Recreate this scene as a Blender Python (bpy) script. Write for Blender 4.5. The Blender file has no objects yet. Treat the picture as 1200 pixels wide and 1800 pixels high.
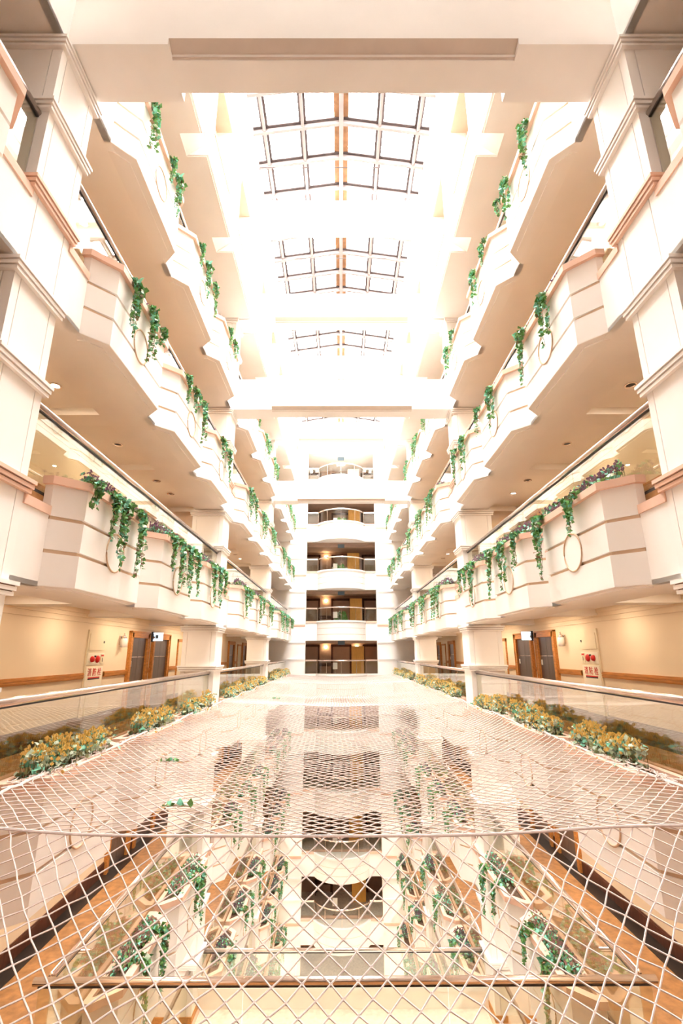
import bpy, bmesh, math, random
from mathutils import Vector, Matrix
random.seed(7)
PI = math.pi
SC = bpy.context.scene
COL = SC.collection

# ------------------------------------------------------------------ camera
F, PITCH, YAW, ROLL = 869.25, .2778, .0026, -.0026          # in pixels of a 1200x1800 frame
EYE = Vector((-.056, 0, 1.55))
def cam_dir(u, v):
    du, dv = u - 600, v - 900
    a = du * math.cos(ROLL) + dv * math.sin(ROLL); b = -du * math.sin(ROLL) + dv * math.cos(ROLL)
    Y = F * math.cos(PITCH) + b * math.sin(PITCH); Z = F * math.sin(PITCH) - b * math.cos(PITCH)
    c, s = math.cos(YAW), math.sin(YAW)
    return Vector((c * a + s * Y, -s * a + c * Y, Z))
fw = cam_dir(600, 900).normalized()
rt = (cam_dir(601, 900) - cam_dir(600, 900)).normalized()
up = rt.cross(fw).normalized()
cam = bpy.data.cameras.new('camera'); co = bpy.data.objects.new('camera', cam); COL.objects.link(co)
M4 = Matrix((rt, up, -fw)).transposed().to_4x4(); M4.translation = EYE
co.matrix_world = M4
cam.sensor_fit = 'VERTICAL'; cam.sensor_height = 36; cam.lens = F / 1800 * 36
cam.clip_start = .05; cam.clip_end = 300
SC.camera = co

# ------------------------------------------------------------------ sky and exposure
wd = bpy.data.worlds.new('overcast_sky'); SC.world = wd; wd.use_nodes = True
bgn = wd.node_tree.nodes['Background']; bgn.inputs[0].default_value = (1, .98, .965, 1); 
# standard (CIE) overcast sky: luminance grows smoothly from horizon to zenith as (1 + 2 sin h) / 3
_n = wd.node_tree.nodes; _l = wd.node_tree.links
_t = _n.new('ShaderNodeTexCoord'); _s = _n.new('ShaderNodeSeparateXYZ'); _c = _n.new('ShaderNodeMath'); _c.operation = 'MAXIMUM'; _c.inputs[1].default_value = 0
_m = _n.new('ShaderNodeMath'); _m.operation = 'MULTIPLY_ADD'; _m.inputs[1].default_value = 26*2/3; _m.inputs[2].default_value = 26/3
_l.new(_t.outputs['Generated'], _s.inputs[0]); _l.new(_s.outputs['Z'], _c.inputs[0]); _l.new(_c.outputs[0], _m.inputs[0]); _l.new(_m.outputs[0], bgn.inputs[1])
pl = bpy.data.lights.new('skylight_portal', 'AREA'); pl.shape = 'RECTANGLE'; pl.size = 5.9; pl.size_y = 31.6; pl.cycles.is_portal = True
po = bpy.data.objects.new('skylight_portal', pl); COL.objects.link(po); po.location = (0, 18.75, 18.75)
SC.view_settings.view_transform = 'Standard'; SC.view_settings.look = 'None'
SC.view_settings.exposure = 1.05; SC.view_settings.gamma = 1; SC.view_settings.use_curve_mapping = False
SC.cycles.max_bounces = 10; SC.cycles.diffuse_bounces = 6; SC.cycles.use_adaptive_sampling = True; SC.cycles.adaptive_threshold = .05; SC.cycles.adaptive_min_samples = 16; SC.cycles.transparent_max_bounces = 16; SC.cycles.glossy_bounces = 3
SC.cycles.use_denoising = True; SC.cycles.caustics_reflective = False; SC.cycles.caustics_refractive = False

# ------------------------------------------------------------------ materials
MAT = {}
def nodes_of(name):
    m = bpy.data.materials.new(name); m.use_nodes = True; MAT[name] = m
    return m, m.node_tree, m.node_tree.nodes['Principled BSDF']
def mat(name, col, rough=.7, metal=0, var=.04, scale=3, emit=None, stretch=None, bump=0, spec=.3):
    m, nt, b = nodes_of(name)
    b.inputs['Roughness'].default_value = rough; b.inputs['Metallic'].default_value = metal
    b.inputs['Specular IOR Level'].default_value = spec
    tc = nt.nodes.new('ShaderNodeTexCoord'); n = nt.nodes.new('ShaderNodeTexNoise')
    n.inputs['Scale'].default_value = scale; n.inputs['Detail'].default_value = 5
    src = tc.outputs['Object']
    if stretch:
        mp = nt.nodes.new('ShaderNodeMapping'); mp.inputs['Scale'].default_value = stretch
        nt.links.new(src, mp.inputs[0]); src = mp.outputs[0]
    nt.links.new(src, n.inputs['Vector'])
    r = nt.nodes.new('ShaderNodeValToRGB')
    r.color_ramp.elements[0].position = .3; r.color_ramp.elements[1].position = .7
    r.color_ramp.elements[0].color = (*[max(0, c * (1 - var)) for c in col], 1)
    r.color_ramp.elements[1].color = (*[min(1, c * (1 + var)) for c in col], 1)
    nt.links.new(n.outputs['Fac'], r.inputs[0]); nt.links.new(r.outputs[0], b.inputs['Base Color'])
    if bump:
        bp = nt.nodes.new('ShaderNodeBump'); bp.inputs['Strength'].default_value = bump; bp.inputs['Distance'].default_value = .02
        nt.links.new(n.outputs['Fac'], bp.inputs['Height']); nt.links.new(bp.outputs[0], b.inputs['Normal'])
    if emit:
        b.inputs['Emission Color'].default_value = (*emit[0], 1); b.inputs['Emission Strength'].default_value = emit[1]
    return m
def glass(name, tint, refl=1.0, f0=.04):
    m = bpy.data.materials.new(name); m.use_nodes = True; nt = m.node_tree; MAT[name] = m
    nt.nodes.clear()
    o = nt.nodes.new('ShaderNodeOutputMaterial'); mx = nt.nodes.new('ShaderNodeMixShader')
    t = nt.nodes.new('ShaderNodeBsdfTransparent'); g = nt.nodes.new('ShaderNodeBsdfGlossy'); fr = nt.nodes.new('ShaderNodeLayerWeight')
    t.inputs[0].default_value = (*tint, 1); g.inputs['Roughness'].default_value = .01; g.inputs['Color'].default_value = (.95, .95, .92, 1)
    fr.inputs['Blend'].default_value = .5                 # Facing = 1 - |cos|; Schlick's curve on either side of the pane
    pw = nt.nodes.new('ShaderNodeMath'); pw.operation = 'POWER'; pw.inputs[1].default_value = 4
    ml = nt.nodes.new('ShaderNodeMath'); ml.operation = 'MULTIPLY_ADD'; ml.inputs[1].default_value = .9*refl*(1-f0); ml.inputs[2].default_value = f0*refl; ml.use_clamp = True
    nt.links.new(fr.outputs['Facing'], pw.inputs[0]); nt.links.new(pw.outputs[0], ml.inputs[0]); nt.links.new(ml.outputs[0], mx.inputs[0])
    nt.links.new(t.outputs[0], mx.inputs[1]); nt.links.new(g.outputs[0], mx.inputs[2]); nt.links.new(mx.outputs[0], o.inputs[0])
    return m
mat('cream', (.945, .908, .868), .75, var=.025, scale=1.2)
mat('beam_moulding', (.70, .60, .52), .8)
mat('groove_shade_tan', (.72, .52, .36), .8)  # shade of grooves and medallion rings put into the colour
mat('cream_shade_line', (.20, .10, .07), .8)  # occlusion shade and dirt of the band gaps put into the colour
mat('salmon', (.82, .55, .42), .7, var=.05, scale=2)
mat('salmon_shade_line', (.16, .06, .04), .8)  # same painted shade and dirt for gaps of the salmon bands
mat('soffit', (.95, .905, .85), .8, var=.03, scale=.8)
mat('tan_wall', (.82, .67, .48), .8, var=.03, scale=1)
mat('cream_door', (.78, .66, .46), .6, var=.03)
mat('cream_panel', (.86, .78, .62), .5, var=.02)
mat('orange_wood', (.52, .21, .05), .45, var=.25, scale=5, stretch=(6, .6, 6))
mat('orange_door', (.95, .50, .13), .5, var=.12, scale=5, stretch=(6, 6, .6))
mat('dark_wood', (.10, .032, .016), .4, var=.3, scale=4, stretch=(4, 4, .5))
mat('black_border', (.022, .014, .010), .35, var=.3)
mat('brown_floor', (.34, .16, .055), .5, var=.3, scale=7, bump=.05)
mat('stone_floor', (.80, .72, .63), .5, var=.15, scale=9)
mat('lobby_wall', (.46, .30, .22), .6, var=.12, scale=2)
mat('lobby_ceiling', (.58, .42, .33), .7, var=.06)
mat('steel', (.80, .70, .64), .22, metal=1, var=.05, scale=4, stretch=(20, 1, 20))
mat('elevator_steel', (.20, .155, .14), .35, metal=.7, var=.15, scale=3, stretch=(8, 8, .4))
mat('dark_metal', (.05, .045, .045), .5)
mat('white_paint', (.90, .87, .83), .5, var=.02)
mat('sign_blue', (.16, .23, .29), .4)
mat('red_paint', (.62, .025, .02), .4)
mat('frame_bar', (.24, .20, .19), .6, var=.08)
mat('frame_flange', (.08, .06, .058), .7, var=.15, scale=6)
mat('ridge_wood', (.22, .11, .05), .7, var=.2, scale=5)
mat('net_cord', (.70, .59, .54), .85, var=.1, scale=30)
mat('leaf_green', (.15, .34, .10), .5, var=.4, scale=14)
mat('leaf_teal', (.22, .58, .42), .45, var=.35, scale=14)
mat('leaf_pale', (.52, .60, .46), .5, var=.3, scale=14)
mat('leaf_brown', (.30, .20, .12), .7, var=.3, scale=14)
mat('stem', (.17, .13, .06), .8)
mat('soil', (.12, .07, .045), .95, var=.4, scale=30)
mat('petal_purple', (.30, .17, .24), .7, var=.3, scale=20)
mat('petal_pink', (.60, .34, .33), .7, var=.25, scale=20)
mat('petal_yellow', (.88, .60, .20), .6, var=.2, scale=20)
mat('pot', (.45, .30, .22), .5)
mat('leaf_olive', (.30, .33, .17), .5, var=.35, scale=14)
mat('lamp_glow', (1, .9, .7), .5, emit=((1, .74, .42), 14))
mat('downlight_glow', (1, .95, .9), .5, emit=((1, .88, .7), 8))
mat('sign_glow', (.8, .88, .95), .4, emit=((.75, .88, 1), .6))
glass('balustrade_glass', (.93, .94, .88), 1.0, .16)
glass('lobby_glass', (.86, .87, .82), 1.0)
glass('skylight_glass', (.97, .98, .98), .6)

# ------------------------------------------------------------------ mesh helpers
class MB:
    """collects solids; build() links them as one mesh object"""
    def __init__(s): s.v = []; s.f = []; s.m = []
    def poly(s, pts, faces, mi=0):
        n = len(s.v); s.v += [tuple(p) for p in pts]
        for f in faces: s.f.append([n + i for i in f]); s.m.append(mi)
    def box(s, x0, x1, y0, y1, z0, z1, mi=0):
        x0, x1 = min(x0, x1), max(x0, x1); y0, y1 = min(y0, y1), max(y0, y1)
        s.poly([(x0,y0,z0),(x1,y0,z0),(x1,y1,z0),(x0,y1,z0),(x0,y0,z1),(x1,y0,z1),(x1,y1,z1),(x0,y1,z1)],
               [(0,3,2,1),(4,5,6,7),(0,1,5,4),(1,2,6,5),(2,3,7,6),(3,0,4,7)], mi); return s
    def prism(s, pts, z0, z1, mi=0, cap=True):
        n = len(pts)
        V = [(x, y, z0) for x, y in pts] + [(x, y, z1) for x, y in pts]
        Fc = [(i, (i+1) % n, n + (i+1) % n, n + i) for i in range(n)]
        if cap: Fc += [tuple(range(n-1, -1, -1)), tuple(range(n, 2*n))]
        s.poly(V, Fc, mi); return s
    def ring(s, outer, inner, z0, z1, mi=0):
        n = len(outer)
        V = [(x,y,z0) for x,y in outer]+[(x,y,z1) for x,y in outer]+[(x,y,z0) for x,y in inner]+[(x,y,z1) for x,y in inner]
        Fc = []
        for i in range(n):
            j = (i+1) % n
            Fc += [(i,j,n+j,n+i),(2*n+j,2*n+i,3*n+i,3*n+j),(n+i,n+j,3*n+j,3*n+i),(j,i,2*n+i,2*n+j)]
        s.poly(V, Fc, mi); return s
    def tube(s, path, r, n=8, mi=0, cap=True, rr=None):
        P = [Vector(p) for p in path]; rings = []
        for i, p in enumerate(P):
            d = (P[min(i+1, len(P)-1)] - P[max(i-1, 0)])
            d = d.normalized() if d.length > 1e-9 else Vector((0,0,1))
            a = d.orthogonal() if abs(d.z) > .99 else d.cross(Vector((0,0,1)))
            a.normalize(); b = d.cross(a); q = rr[i] if rr else r
            rings.append([p + q*(math.cos(2*PI*k/n)*a + math.sin(2*PI*k/n)*b) for k in range(n)])
        V = [v for g in rings for v in g]; Fc = []
        for i in range(len(P)-1):
            for k in range(n):
                Fc.append((i*n+k, i*n+(k+1)%n, (i+1)*n+(k+1)%n, (i+1)*n+k))
        if cap: Fc += [tuple(range(n-1,-1,-1)), tuple((len(P)-1)*n+k for k in range(n))]
        s.poly(V, Fc, mi); return s
    def lathe(s, prof, c=(0,0,0), n=16, mi=0, axis='z'):
        V = []
        for r, h in prof:
            for k in range(n):
                a = 2*PI*k/n; x, y, z = r*math.cos(a), r*math.sin(a), h
                if axis == 'x': x, y, z = h, r*math.cos(a), r*math.sin(a)
                if axis == 'y': x, y, z = r*math.cos(a), h, r*math.sin(a)
                V.append((c[0]+x, c[1]+y, c[2]+z))
        Fc = []
        for i in range(len(prof)-1):
            for k in range(n): Fc.append((i*n+k, i*n+(k+1)%n, (i+1)*n+(k+1)%n, (i+1)*n+k))
        Fc += [tuple(range(n-1,-1,-1)), tuple((len(prof)-1)*n+k for k in range(n))]
        s.poly(V, Fc, mi); return s
    def mesh(s, name, mats, smooth=False):
        me = bpy.data.meshes.new(name); me.from_pydata(s.v, [], s.f); me.update()
        for q in ([mats] if isinstance(mats, str) else mats): me.materials.append(MAT[q])
        me.polygons.foreach_set('material_index', s.m)
        bm = bmesh.new(); bm.from_mesh(me)
        bmesh.ops.recalc_face_normals(bm, faces=bm.faces); bm.to_mesh(me); bm.free()
        if smooth: me.polygons.foreach_set('use_smooth', [True]*len(me.polygons))
        return me
    def build(s, name, mats, parent=None, smooth=False):
        return link(name, s.mesh(name, mats, smooth), parent)
def link(name, data, parent=None, loc=None, rz=0):
    o = bpy.data.objects.new(name, data); COL.objects.link(o)
    if parent: o.parent = parent
    if loc: o.location = loc
    if rz: o.rotation_euler = (0, 0, rz)
    return o
def tag(o, label=None, cat=None, group=None, kind=None):
    if label: o['label'] = label
    if cat: o['category'] = cat
    if group: o['group'] = group
    if kind: o['kind'] = kind
    return o
def empty(name, loc, rz=0):
    o = link(name, None, None, loc, rz); o.empty_display_size = .1; return o
def copy_tree(o, parent=None):
    c = o.copy(); COL.objects.link(c); c.parent = parent
    for ch in list(o.children): copy_tree(ch, c)
    return c
def structure(o, label): return tag(o, label, None, None, 'structure')

# ------------------------------------------------------------------ dimensions (metres; floor of the net's storey is z = 0)
S = 3.4                      # storey
W = 3.57                     # half width of the well between the column faces
A1, CD, BAY = 4.44, .80, 9.95
ROWS = [A1 + BAY*i for i in range(3)]
FAR = A1 + BAY*3             # far wall face
WALL = 5.6                   # corridor walls
PC = [2.75-.94-.06, 4.57, 7.39]   # planter centres measured from the far face of a column
PC = [4.57-2.82, 4.57, 4.57+2.82]
def bay_y(b): return A1 + CD + BAY*b
LEVELS = range(-4, 4)
FLOORS = {0:'level with the net', 1:'one floor above net', 2:'two floors above net', 3:'three floors above net', 4:'four floors above net',
          -1:'one floor below net', -2:'two floors below net', -3:'three floors below net', -4:'four floors below net', -5:'at ground level'}
BAYS = {-1:'before first column', 0:'before second column', 1:'between second and third columns', 2:'next to far wall'}
ORD = ['first', 'second', 'third']

# ================================================================== STRUCTURE
NEAR = -5.6
# --- floors and gallery edges, one per storey and side
def gallery(k, sd):
    z = S*k; X = lambda d: sd*d
    y0, y1 = NEAR, FAR + .02
    fl = MB().box(X(W+.10), X(WALL), y0, y1, z-.22, z).build('floor', 'brown_floor')
    structure(fl, f'brown tiled gallery floor {FLOORS[k]}')
    structure(MB().box(X(WALL-.32), X(WALL), y0, y1, z, z+.006).build('floor_border', 'black_border', fl), 'black floor border along the wall')
    # edge beam and coffered ceiling underneath
    eb = MB()
    for b in range(-1, 3):
        a = bay_y(b) if b >= 0 else NEAR
        e = A1 + BAY*(b+1)
        eb.box(X(W+.10), X(W+.86), a, e, z-1.07, z-.22)
        eb.box(X(W), X(W+.10), a, e, z-1.095, z-1.04)
    eb.build('edge_beam', 'soffit', fl)
    cl = MB().box(X(W+.86), X(WALL), y0, y1, z-.93, z-.80).build('ceiling_panel', 'soffit', fl)
    cb = MB()
    for b in range(-1, 3):
        for q in (-.4, 3.16, 5.98):
            cb.box(X(W+.86), X(WALL), bay_y(b)+q-.22, bay_y(b)+q+.22, z-1.07, z-.93)
    cb.build('ceiling_beam', 'soffit', fl)
    cr = MB()
    cr.box(X(WALL-.07), X(WALL), y0, y1, z-1.02, z-.93); cr.box(X(WALL-.045), X(WALL), y0, y1, z-1.10, z-1.02); cr.box(X(WALL-.02), X(WALL), y0, y1, z-1.20, z-1.10)
    cr.build('crown_moulding', 'tan_wall', fl)
    return fl
# low parapet panels between the planters
pp = MB().box(-.10, 0, -.5, .5, -1.095, -.24).mesh('parapet_panel', 'cream')
pcap = MB().box(-.10, .02, -.5, .5, -.24, -.13).mesh('parapet_cap', 'salmon')
for k in LEVELS:
    for sd in (-1, 1):
        fl = gallery(k, sd)
        for b in range(-1, 3):
            if b == -1 and k < 0: continue
            ends = [0, PC[0]-1.235, PC[0]+1.235, PC[1]-1.235, PC[1]+1.235, PC[2]-1.235, PC[2]+1.235, BAY-CD]
            for q in range(4):
                if b == -1 and q < 2: continue
                y0, y1 = bay_y(b)+ends[2*q], bay_y(b)+ends[2*q+1]
                for n, me in (('parapet_panel', pp), ('parapet_cap', pcap)):
                    o = link(n, me, fl, (sd*W, (y0+y1)/2, S*k), 0 if sd < 0 else PI); o.scale.y = y1 - y0
# --- corridor walls
for sd, nm in ((-1, 'left'), (1, 'right')):
    w = MB().box(sd*WALL, sd*(WALL+.3), NEAR, FAR+4.3, -17.2, 18).build('wall_'+nm, 'tan_wall')
    structure(w, 'tan painted corridor wall behind the galleries')
    for k in range(-2, 4):
        z = S*k
        segs = [(NEAR, 11.17), (12.13, 13.36), (14.72, 14.98), (16.50, 17.35), (18.42, 25.2), (26.7, 27.5), (28.7, 28.75), (30.1, 31.2), (32.2, FAR)] if k == 0 else [(NEAR, 13.36), (14.72, 14.98), (16.50, 25.2), (26.7, 28.75), (30.1, FAR)]
        for a, e in segs:
            r = MB(); r.box(sd*(WALL-.035), sd*WALL, a, e, z+1.03, z+1.15); r.box(sd*(WALL-.045), sd*WALL, a, e, z+1.055, z+1.085); r.box(sd*(WALL-.045), sd*WALL, a, e, z+1.10, z+1.13)
            r.build('chair_rail', 'orange_wood', w)
        bb = MB()
        for a, e in [(NEAR, 13.36), (14.72, 14.98), (16.50, 25.2), (26.7, 28.75), (30.1, FAR)]:
            bb.box(sd*(WALL-.03), sd*WALL, a, e, z+.006, z+.24); bb.box(sd*(WALL-.02), sd*WALL, a, e, z+.24, z+.27)
        bb.build('baseboard', 'dark_wood', w)
structure(MB().box(-WALL, WALL, NEAR-.3, NEAR, -17.2, 18).build('wall_near', 'cream'), 'plain cream wall closing the near end')
structure(MB().box(-WALL, WALL, NEAR, FAR+4, -17.3, -17.0).build('floor', 'stone_floor'), 'pale stone ground floor at the foot of the well')

# --- columns
def column_proto():
    w2, d = CD/2, .93; g, gd = .012, .02
    pts = [(0, -w2)]
    for y in (-w2+.11, w2-.13): pts += [(0, y-g/2), (-gd, y-g/2), (-gd, y+g/2), (0, y+g/2)]
    pts += [(0, w2)]
    for x in (-.13, -d+.13): pts += [(x+g/2, w2), (x+g/2, w2-gd), (x-g/2, w2-gd), (x-g/2, w2)]
    pts += [(-d, w2), (-d, -w2)]
    for x in (-d+.13, -.13): pts += [(x-g/2, -w2), (x-g/2, -w2+gd), (x+g/2, -w2+gd), (x+g/2, -w2)]
    shaft = MB().prism(pts, -17.0, 16.6).mesh('shaft', 'cream')
    def band(mats):
        b = MB(); rect = lambda p: [(p, -w2-p), (p, w2+p), (-d-p, w2+p), (-d-p, -w2-p)]
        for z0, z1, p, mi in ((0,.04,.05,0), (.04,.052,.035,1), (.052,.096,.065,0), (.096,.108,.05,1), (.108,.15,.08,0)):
            b.prism(rect(p), z0, z1, mi)
        return b.mesh('band', mats)
    base = MB().prism([(.02,-w2-.02),(.02,w2+.02),(-d-.02,w2+.02),(-d-.02,-w2-.02)], 0, .16).mesh('skirting', 'orange_wood')
    return shaft, band(['cream', 'cream_shade_line']), band(['salmon', 'salmon_shade_line']), base
shaft, bandc, bands, skirt = column_proto()
COLNAME = ['near pair holding up the widest crossbeam', 'second pair from the camera end of the well', 'third pair just before the far wall']
for r, y in enumerate(ROWS):
    for sd in (-1, 1):
        c = empty('column', (sd*W, y+CD/2, 0), 0 if sd < 0 else PI)
        structure(c, f'cream square column with moulded bands, {COLNAME[r]}'); c['group'] = 'columns of the well'
        link('shaft', shaft, c)
        for k in range(-4, 5):
            if r == 0 and k < -1: continue
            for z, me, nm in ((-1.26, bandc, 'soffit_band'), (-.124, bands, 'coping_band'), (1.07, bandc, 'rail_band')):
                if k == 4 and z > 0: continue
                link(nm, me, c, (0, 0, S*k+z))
        if r == 1: tag(link('skirting', skirt, c, (0, 0, -2*S)), 'wood skirting at the bridge floor')

# --- crossbeams
def crossbeam(yc, z0, z1, hx, label, depth=.70, split=2.27):
    """beam with its two lower edges chamfered along the middle"""
    h = depth/2; c = .19
    m = MB()
    for sx in (-1, 1): m.box(sx*split, sx*hx, yc-h, yc+h, z0, z1)
    prof = [(yc-h, z1), (yc-h, z0+.11), (yc-h+.14, z0+.055), (yc-h+.14, z0+.04), (yc-h+.165, z0+.035), (yc-h+.165, z0+.018), (yc-h+.185, z0+.018), (yc-h+.185, z0),
            (yc+h-.12, z0), (yc+h-.12, z1)]
    n = len(prof)
    V = [(-split, y, z) for y, z in prof] + [(split, y, z) for y, z in prof]
    for i in range(n): m.poly([V[i], V[(i+1) % n], V[n+(i+1) % n], V[n+i]], [(0, 1, 2, 3)], 1 if i in (1, 2, 4, 5) else 0)
    o = m.build('beam', ['cream', 'beam_moulding']); structure(o, label); o['group'] = 'crossbeams of the well'
    return o
RN = ['between the near columns', 'between the second columns', 'between the third columns']
for r, y in enumerate(ROWS):
    crossbeam(y+.40, 9.12, 10.2, W, f'cream crossbeam {RN[r]} three floors above net')
    crossbeam(y+.40, 12.50, 13.55, W, f'cream crossbeam {RN[r]} four floors above net')
    crossbeam(y+.40, 16.55, 17.65, 3.25, f'cream roof beam {RN[r]} right under the skylight')
crossbeam(FAR-.25, 16.55, 17.65, 3.25, 'cream roof beam against the far wall under the skylight')

# --- upper storey: walls with openings, roof edges
UX = 3.08
for sd, nm in ((-1, 'left'), (1, 'right')):
    root = empty('wall_upper_'+nm, (0, 0, 12.5)); structure(root, 'white top storey wall with deep square openings under the skylight')
    def part(n, m, mats): 
        o = m.build(n, mats, root); o.location = (0, 0, -12.5); return o
    X = lambda d: sd*d
    fas = MB(); pier = MB(); head = MB(); sof = MB(); sill = MB(); lin = MB()
    for b in range(-1, 3):
        y0 = bay_y(b); y1 = y0 + BAY - CD
        if b == -1: y0 = NEAR
        cuts = [(bay_y(b)+3.16-.245, bay_y(b)+3.16+.245), (bay_y(b)+5.98-.245, bay_y(b)+5.98+.245)] if b >= 0 else []
        ys = [y0] + [q for c in cuts for q in c] + [y1]
        for i in range(0, len(ys), 2):
            a, e = ys[i], ys[i+1]
            fas.box(X(UX), X(UX+.47), a, e, 12.52, 13.62)
            fas.box(X(UX-.025), X(UX), a, e, 12.52, 12.60); fas.box(X(UX-.012), X(UX), a+.05, e-.05, 12.60, 12.70, 1); fas.box(X(UX-.025), X(UX), a, e, 12.70, 12.78); fas.box(X(UX-.012), X(UX), a+.05, e-.05, 13.10, 13.16, 1); fas.box(X(UX-.02), X(UX), a, e, 13.05, 13.10)  # tan strips carry the painted shade of the fascia recesses
            sof.box(X(UX+.02), X(UX+.47), a+.02, e-.02, 12.49, 12.52)
        sof.box(X(UX+.47), X(WALL), y0, y1, 12.49, 12.75)
        for a, e in cuts:
            pts_ = [(UX+.02, 13.62), (UX+.02, 12.86), (UX+.47, 12.50), (UX+.47, 13.62)]
            pier.poly([(X(x), a, z) for x, z in pts_] + [(X(x), e, z) for x, z in pts_], [(0,1,2,3), (7,6,5,4), (0,4,5,1), (1,5,6,2), (2,6,7,3), (3,7,4,0)])
        # wall around the openings
        oys = [(bay_y(b)+c-.79, bay_y(b)+c+.79) for c in PC] if b >= 0 else []
        edges = [y0] + [q for c in oys for q in c] + [y1]
        for i in range(0, len(edges), 2): pier.box(X(UX), X(UX+.47), edges[i], edges[i+1], 13.62, 15.85)
        for a, e in oys:
            sill.box(X(UX-.03), X(UX+.5), a-.03, e+.03, 13.62, 13.70); lin.box(X(UX+.03), X(UX+.47), a, e, 15.82, 15.86)  # salmon sheet under each head stands in for its shade
        head.box(X(UX), X(UX+.47), y0, y1, 15.85, 17.0)
        head.box(X(UX-.04), X(UX), y0, y1, 15.98, 16.06); head.box(X(UX-.05), X(UX), y0, y1, 16.25, 16.40)
        head.box(X(2.86), X(UX+.3), y0-(CD if b >= 0 else 0), y1, 16.75, 17.95); head.box(X(2.82), X(2.86), y0-(CD if b >= 0 else 0), y1, 17.2, 17.3)
    for y in ROWS: pier.box(X(UX+.1), X(UX+.47), y-.01, y+CD+.01, 13.6, 16.8)
    part('fascia', fas, ['cream', 'groove_shade_tan']); part('head_shade_lining', lin, 'salmon'); part('pier', pier, 'cream'); part('head', head, 'cream'); part('soffit', sof, 'soffit'); part('sill', sill, 'salmon')
    structure(MB().box(X(UX+.4), X(WALL), NEAR, FAR+4, 16.3, 16.5).build('ceiling', 'soffit'), 'ceiling of the top gallery')
    structure(MB().box(X(UX+.47), X(WALL), NEAR, FAR, 13.35, 13.6).build('floor', 'brown_floor'), 'top gallery floor four floors above net')

structure(MB().box(-WALL, WALL, NEAR, 3.0, 17.9, 18.3).build('ceiling', 'cream'), 'unseen solid roof over the near end, sized to dim the well there')  # unseen; reach chosen to cut daylight in the near bay
# --- skylight
EV, RZ, EXs = 17.95, 18.42, 2.86
sky = empty('roof_skylight', (0, FAR/2, EV)); structure(sky, 'long glazed ridge skylight with pale bars over the well')
def skz(x): return RZ - (RZ-EV)*abs(x)/EXs
def spart(n, m, mats):
    o = m.build(n, mats, sky); o.location = (0, -FAR/2, -EV); return o
y0s, y1s = 3.0, FAR+.1
xs = [-EXs, -2.5, -1.26, 0, 1.26, 2.5, EXs]
for x in xs[1:-1]:
    z = skz(x)
    if x == 0:
        spart('ridge_bar', MB().box(-.07, .07, y0s, y1s, z-.18, z-.02), 'frame_bar'); spart('ridge_board', MB().box(-.24, .24, y0s, y1s, z-.02, z+.02), 'ridge_wood')
    else:
        spart('purlin', MB().box(x-.045, x+.045, y0s, y1s, z-.15, z-.01), 'frame_bar'); spart('purlin_flange', MB().box(x-.12, x+.12, y0s, y1s, z-.012, z+.02), 'frame_flange')
raf = [12.13-1.165*i for i in range(7, 0, -1)] + [12.13+1.165*i for i in range(3)] + [16.45+1.14*i for i in range(8)] + [26.3+1.15*i for i in range(8)]
for y in raf:
    for sx in (-1, 1):
        for nm, hw, za, zb, mt in (('rafter', .05, -.17, -.02, 'frame_bar'), ('rafter_flange', .13, -.014, .025, 'frame_flange')):
            m = MB(); x1 = sx*EXs
            V = [(0, y-hw, RZ+za), (0, y+hw, RZ+za), (0, y+hw, RZ+zb), (0, y-hw, RZ+zb), (x1, y-hw, EV+za), (x1, y+hw, EV+za), (x1, y+hw, EV+zb), (x1, y-hw, EV+zb)]
            m.poly(V, [(0,1,2,3),(7,6,5,4),(0,4,5,1),(1,5,6,2),(2,6,7,3),(3,7,4,0)]); spart(nm, m, mt)
ye = [y0s] + raf + [y1s]
for i in range(len(ye)-1):
    for j in range(len(xs)-1):
        xa, xb = xs[j], xs[j+1]; m = MB()
        m.poly([(xa, ye[i], skz(xa)+.03), (xb, ye[i], skz(xb)+.03), (xb, ye[i+1], skz(xb)+.03), (xa, ye[i+1], skz(xa)+.03)], [(0,1,2,3)])
        spart('pane', m, 'skylight_glass')
for i, y in enumerate((12.9, 16.9, 21.6)):
    m = MB(); m.tube([(-2.75, y, 17.35), (2.3, y, 17.35), (2.36, y, 17.3)], .012, 6)
    spart('tie_rod', m, 'frame_flange')

# --- far wall and lobbies
OW = 2.416
fw_ = empty('wall_far', (0, FAR, -17)); structure(fw_, 'cream far wall with a bowed balcony on every floor')
def fpart(n, m, mats, smooth=False):
    o = m.build(n, mats, fw_, smooth); o.location = (0, -FAR, 17); return o
for sx in (-1, 1):
    fpart('pier', MB().box(sx*OW, sx*WALL, FAR, FAR+.5, -17, 16.6), 'cream')
    for k in range(-4, 5):
        for z, mats in ((-1.26, ['cream', 'cream_shade_line']), (-.124, ['salmon', 'cream_shade_line']), (1.07, ['cream', 'cream_shade_line'])):
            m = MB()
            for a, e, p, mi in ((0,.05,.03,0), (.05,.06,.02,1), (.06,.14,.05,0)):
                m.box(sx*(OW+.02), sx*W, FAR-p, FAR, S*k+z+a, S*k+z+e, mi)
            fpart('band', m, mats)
BH, BD = 1.65, 1.1            # bowed balcony half width and projection
def bow(x, d=BD, h=BH): 
    R = (h*h + d*d)/(2*d); return math.sqrt(max(0, R*R - x*x)) - (R - d)
def bow_poly(off=0, n=18):
    h = BH + off*.6
    return [(h*(-1+2*i/n), FAR - (bow(h*(-1+2*i/n)*BH/h) + off)) for i in range(n+1)]
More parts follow.
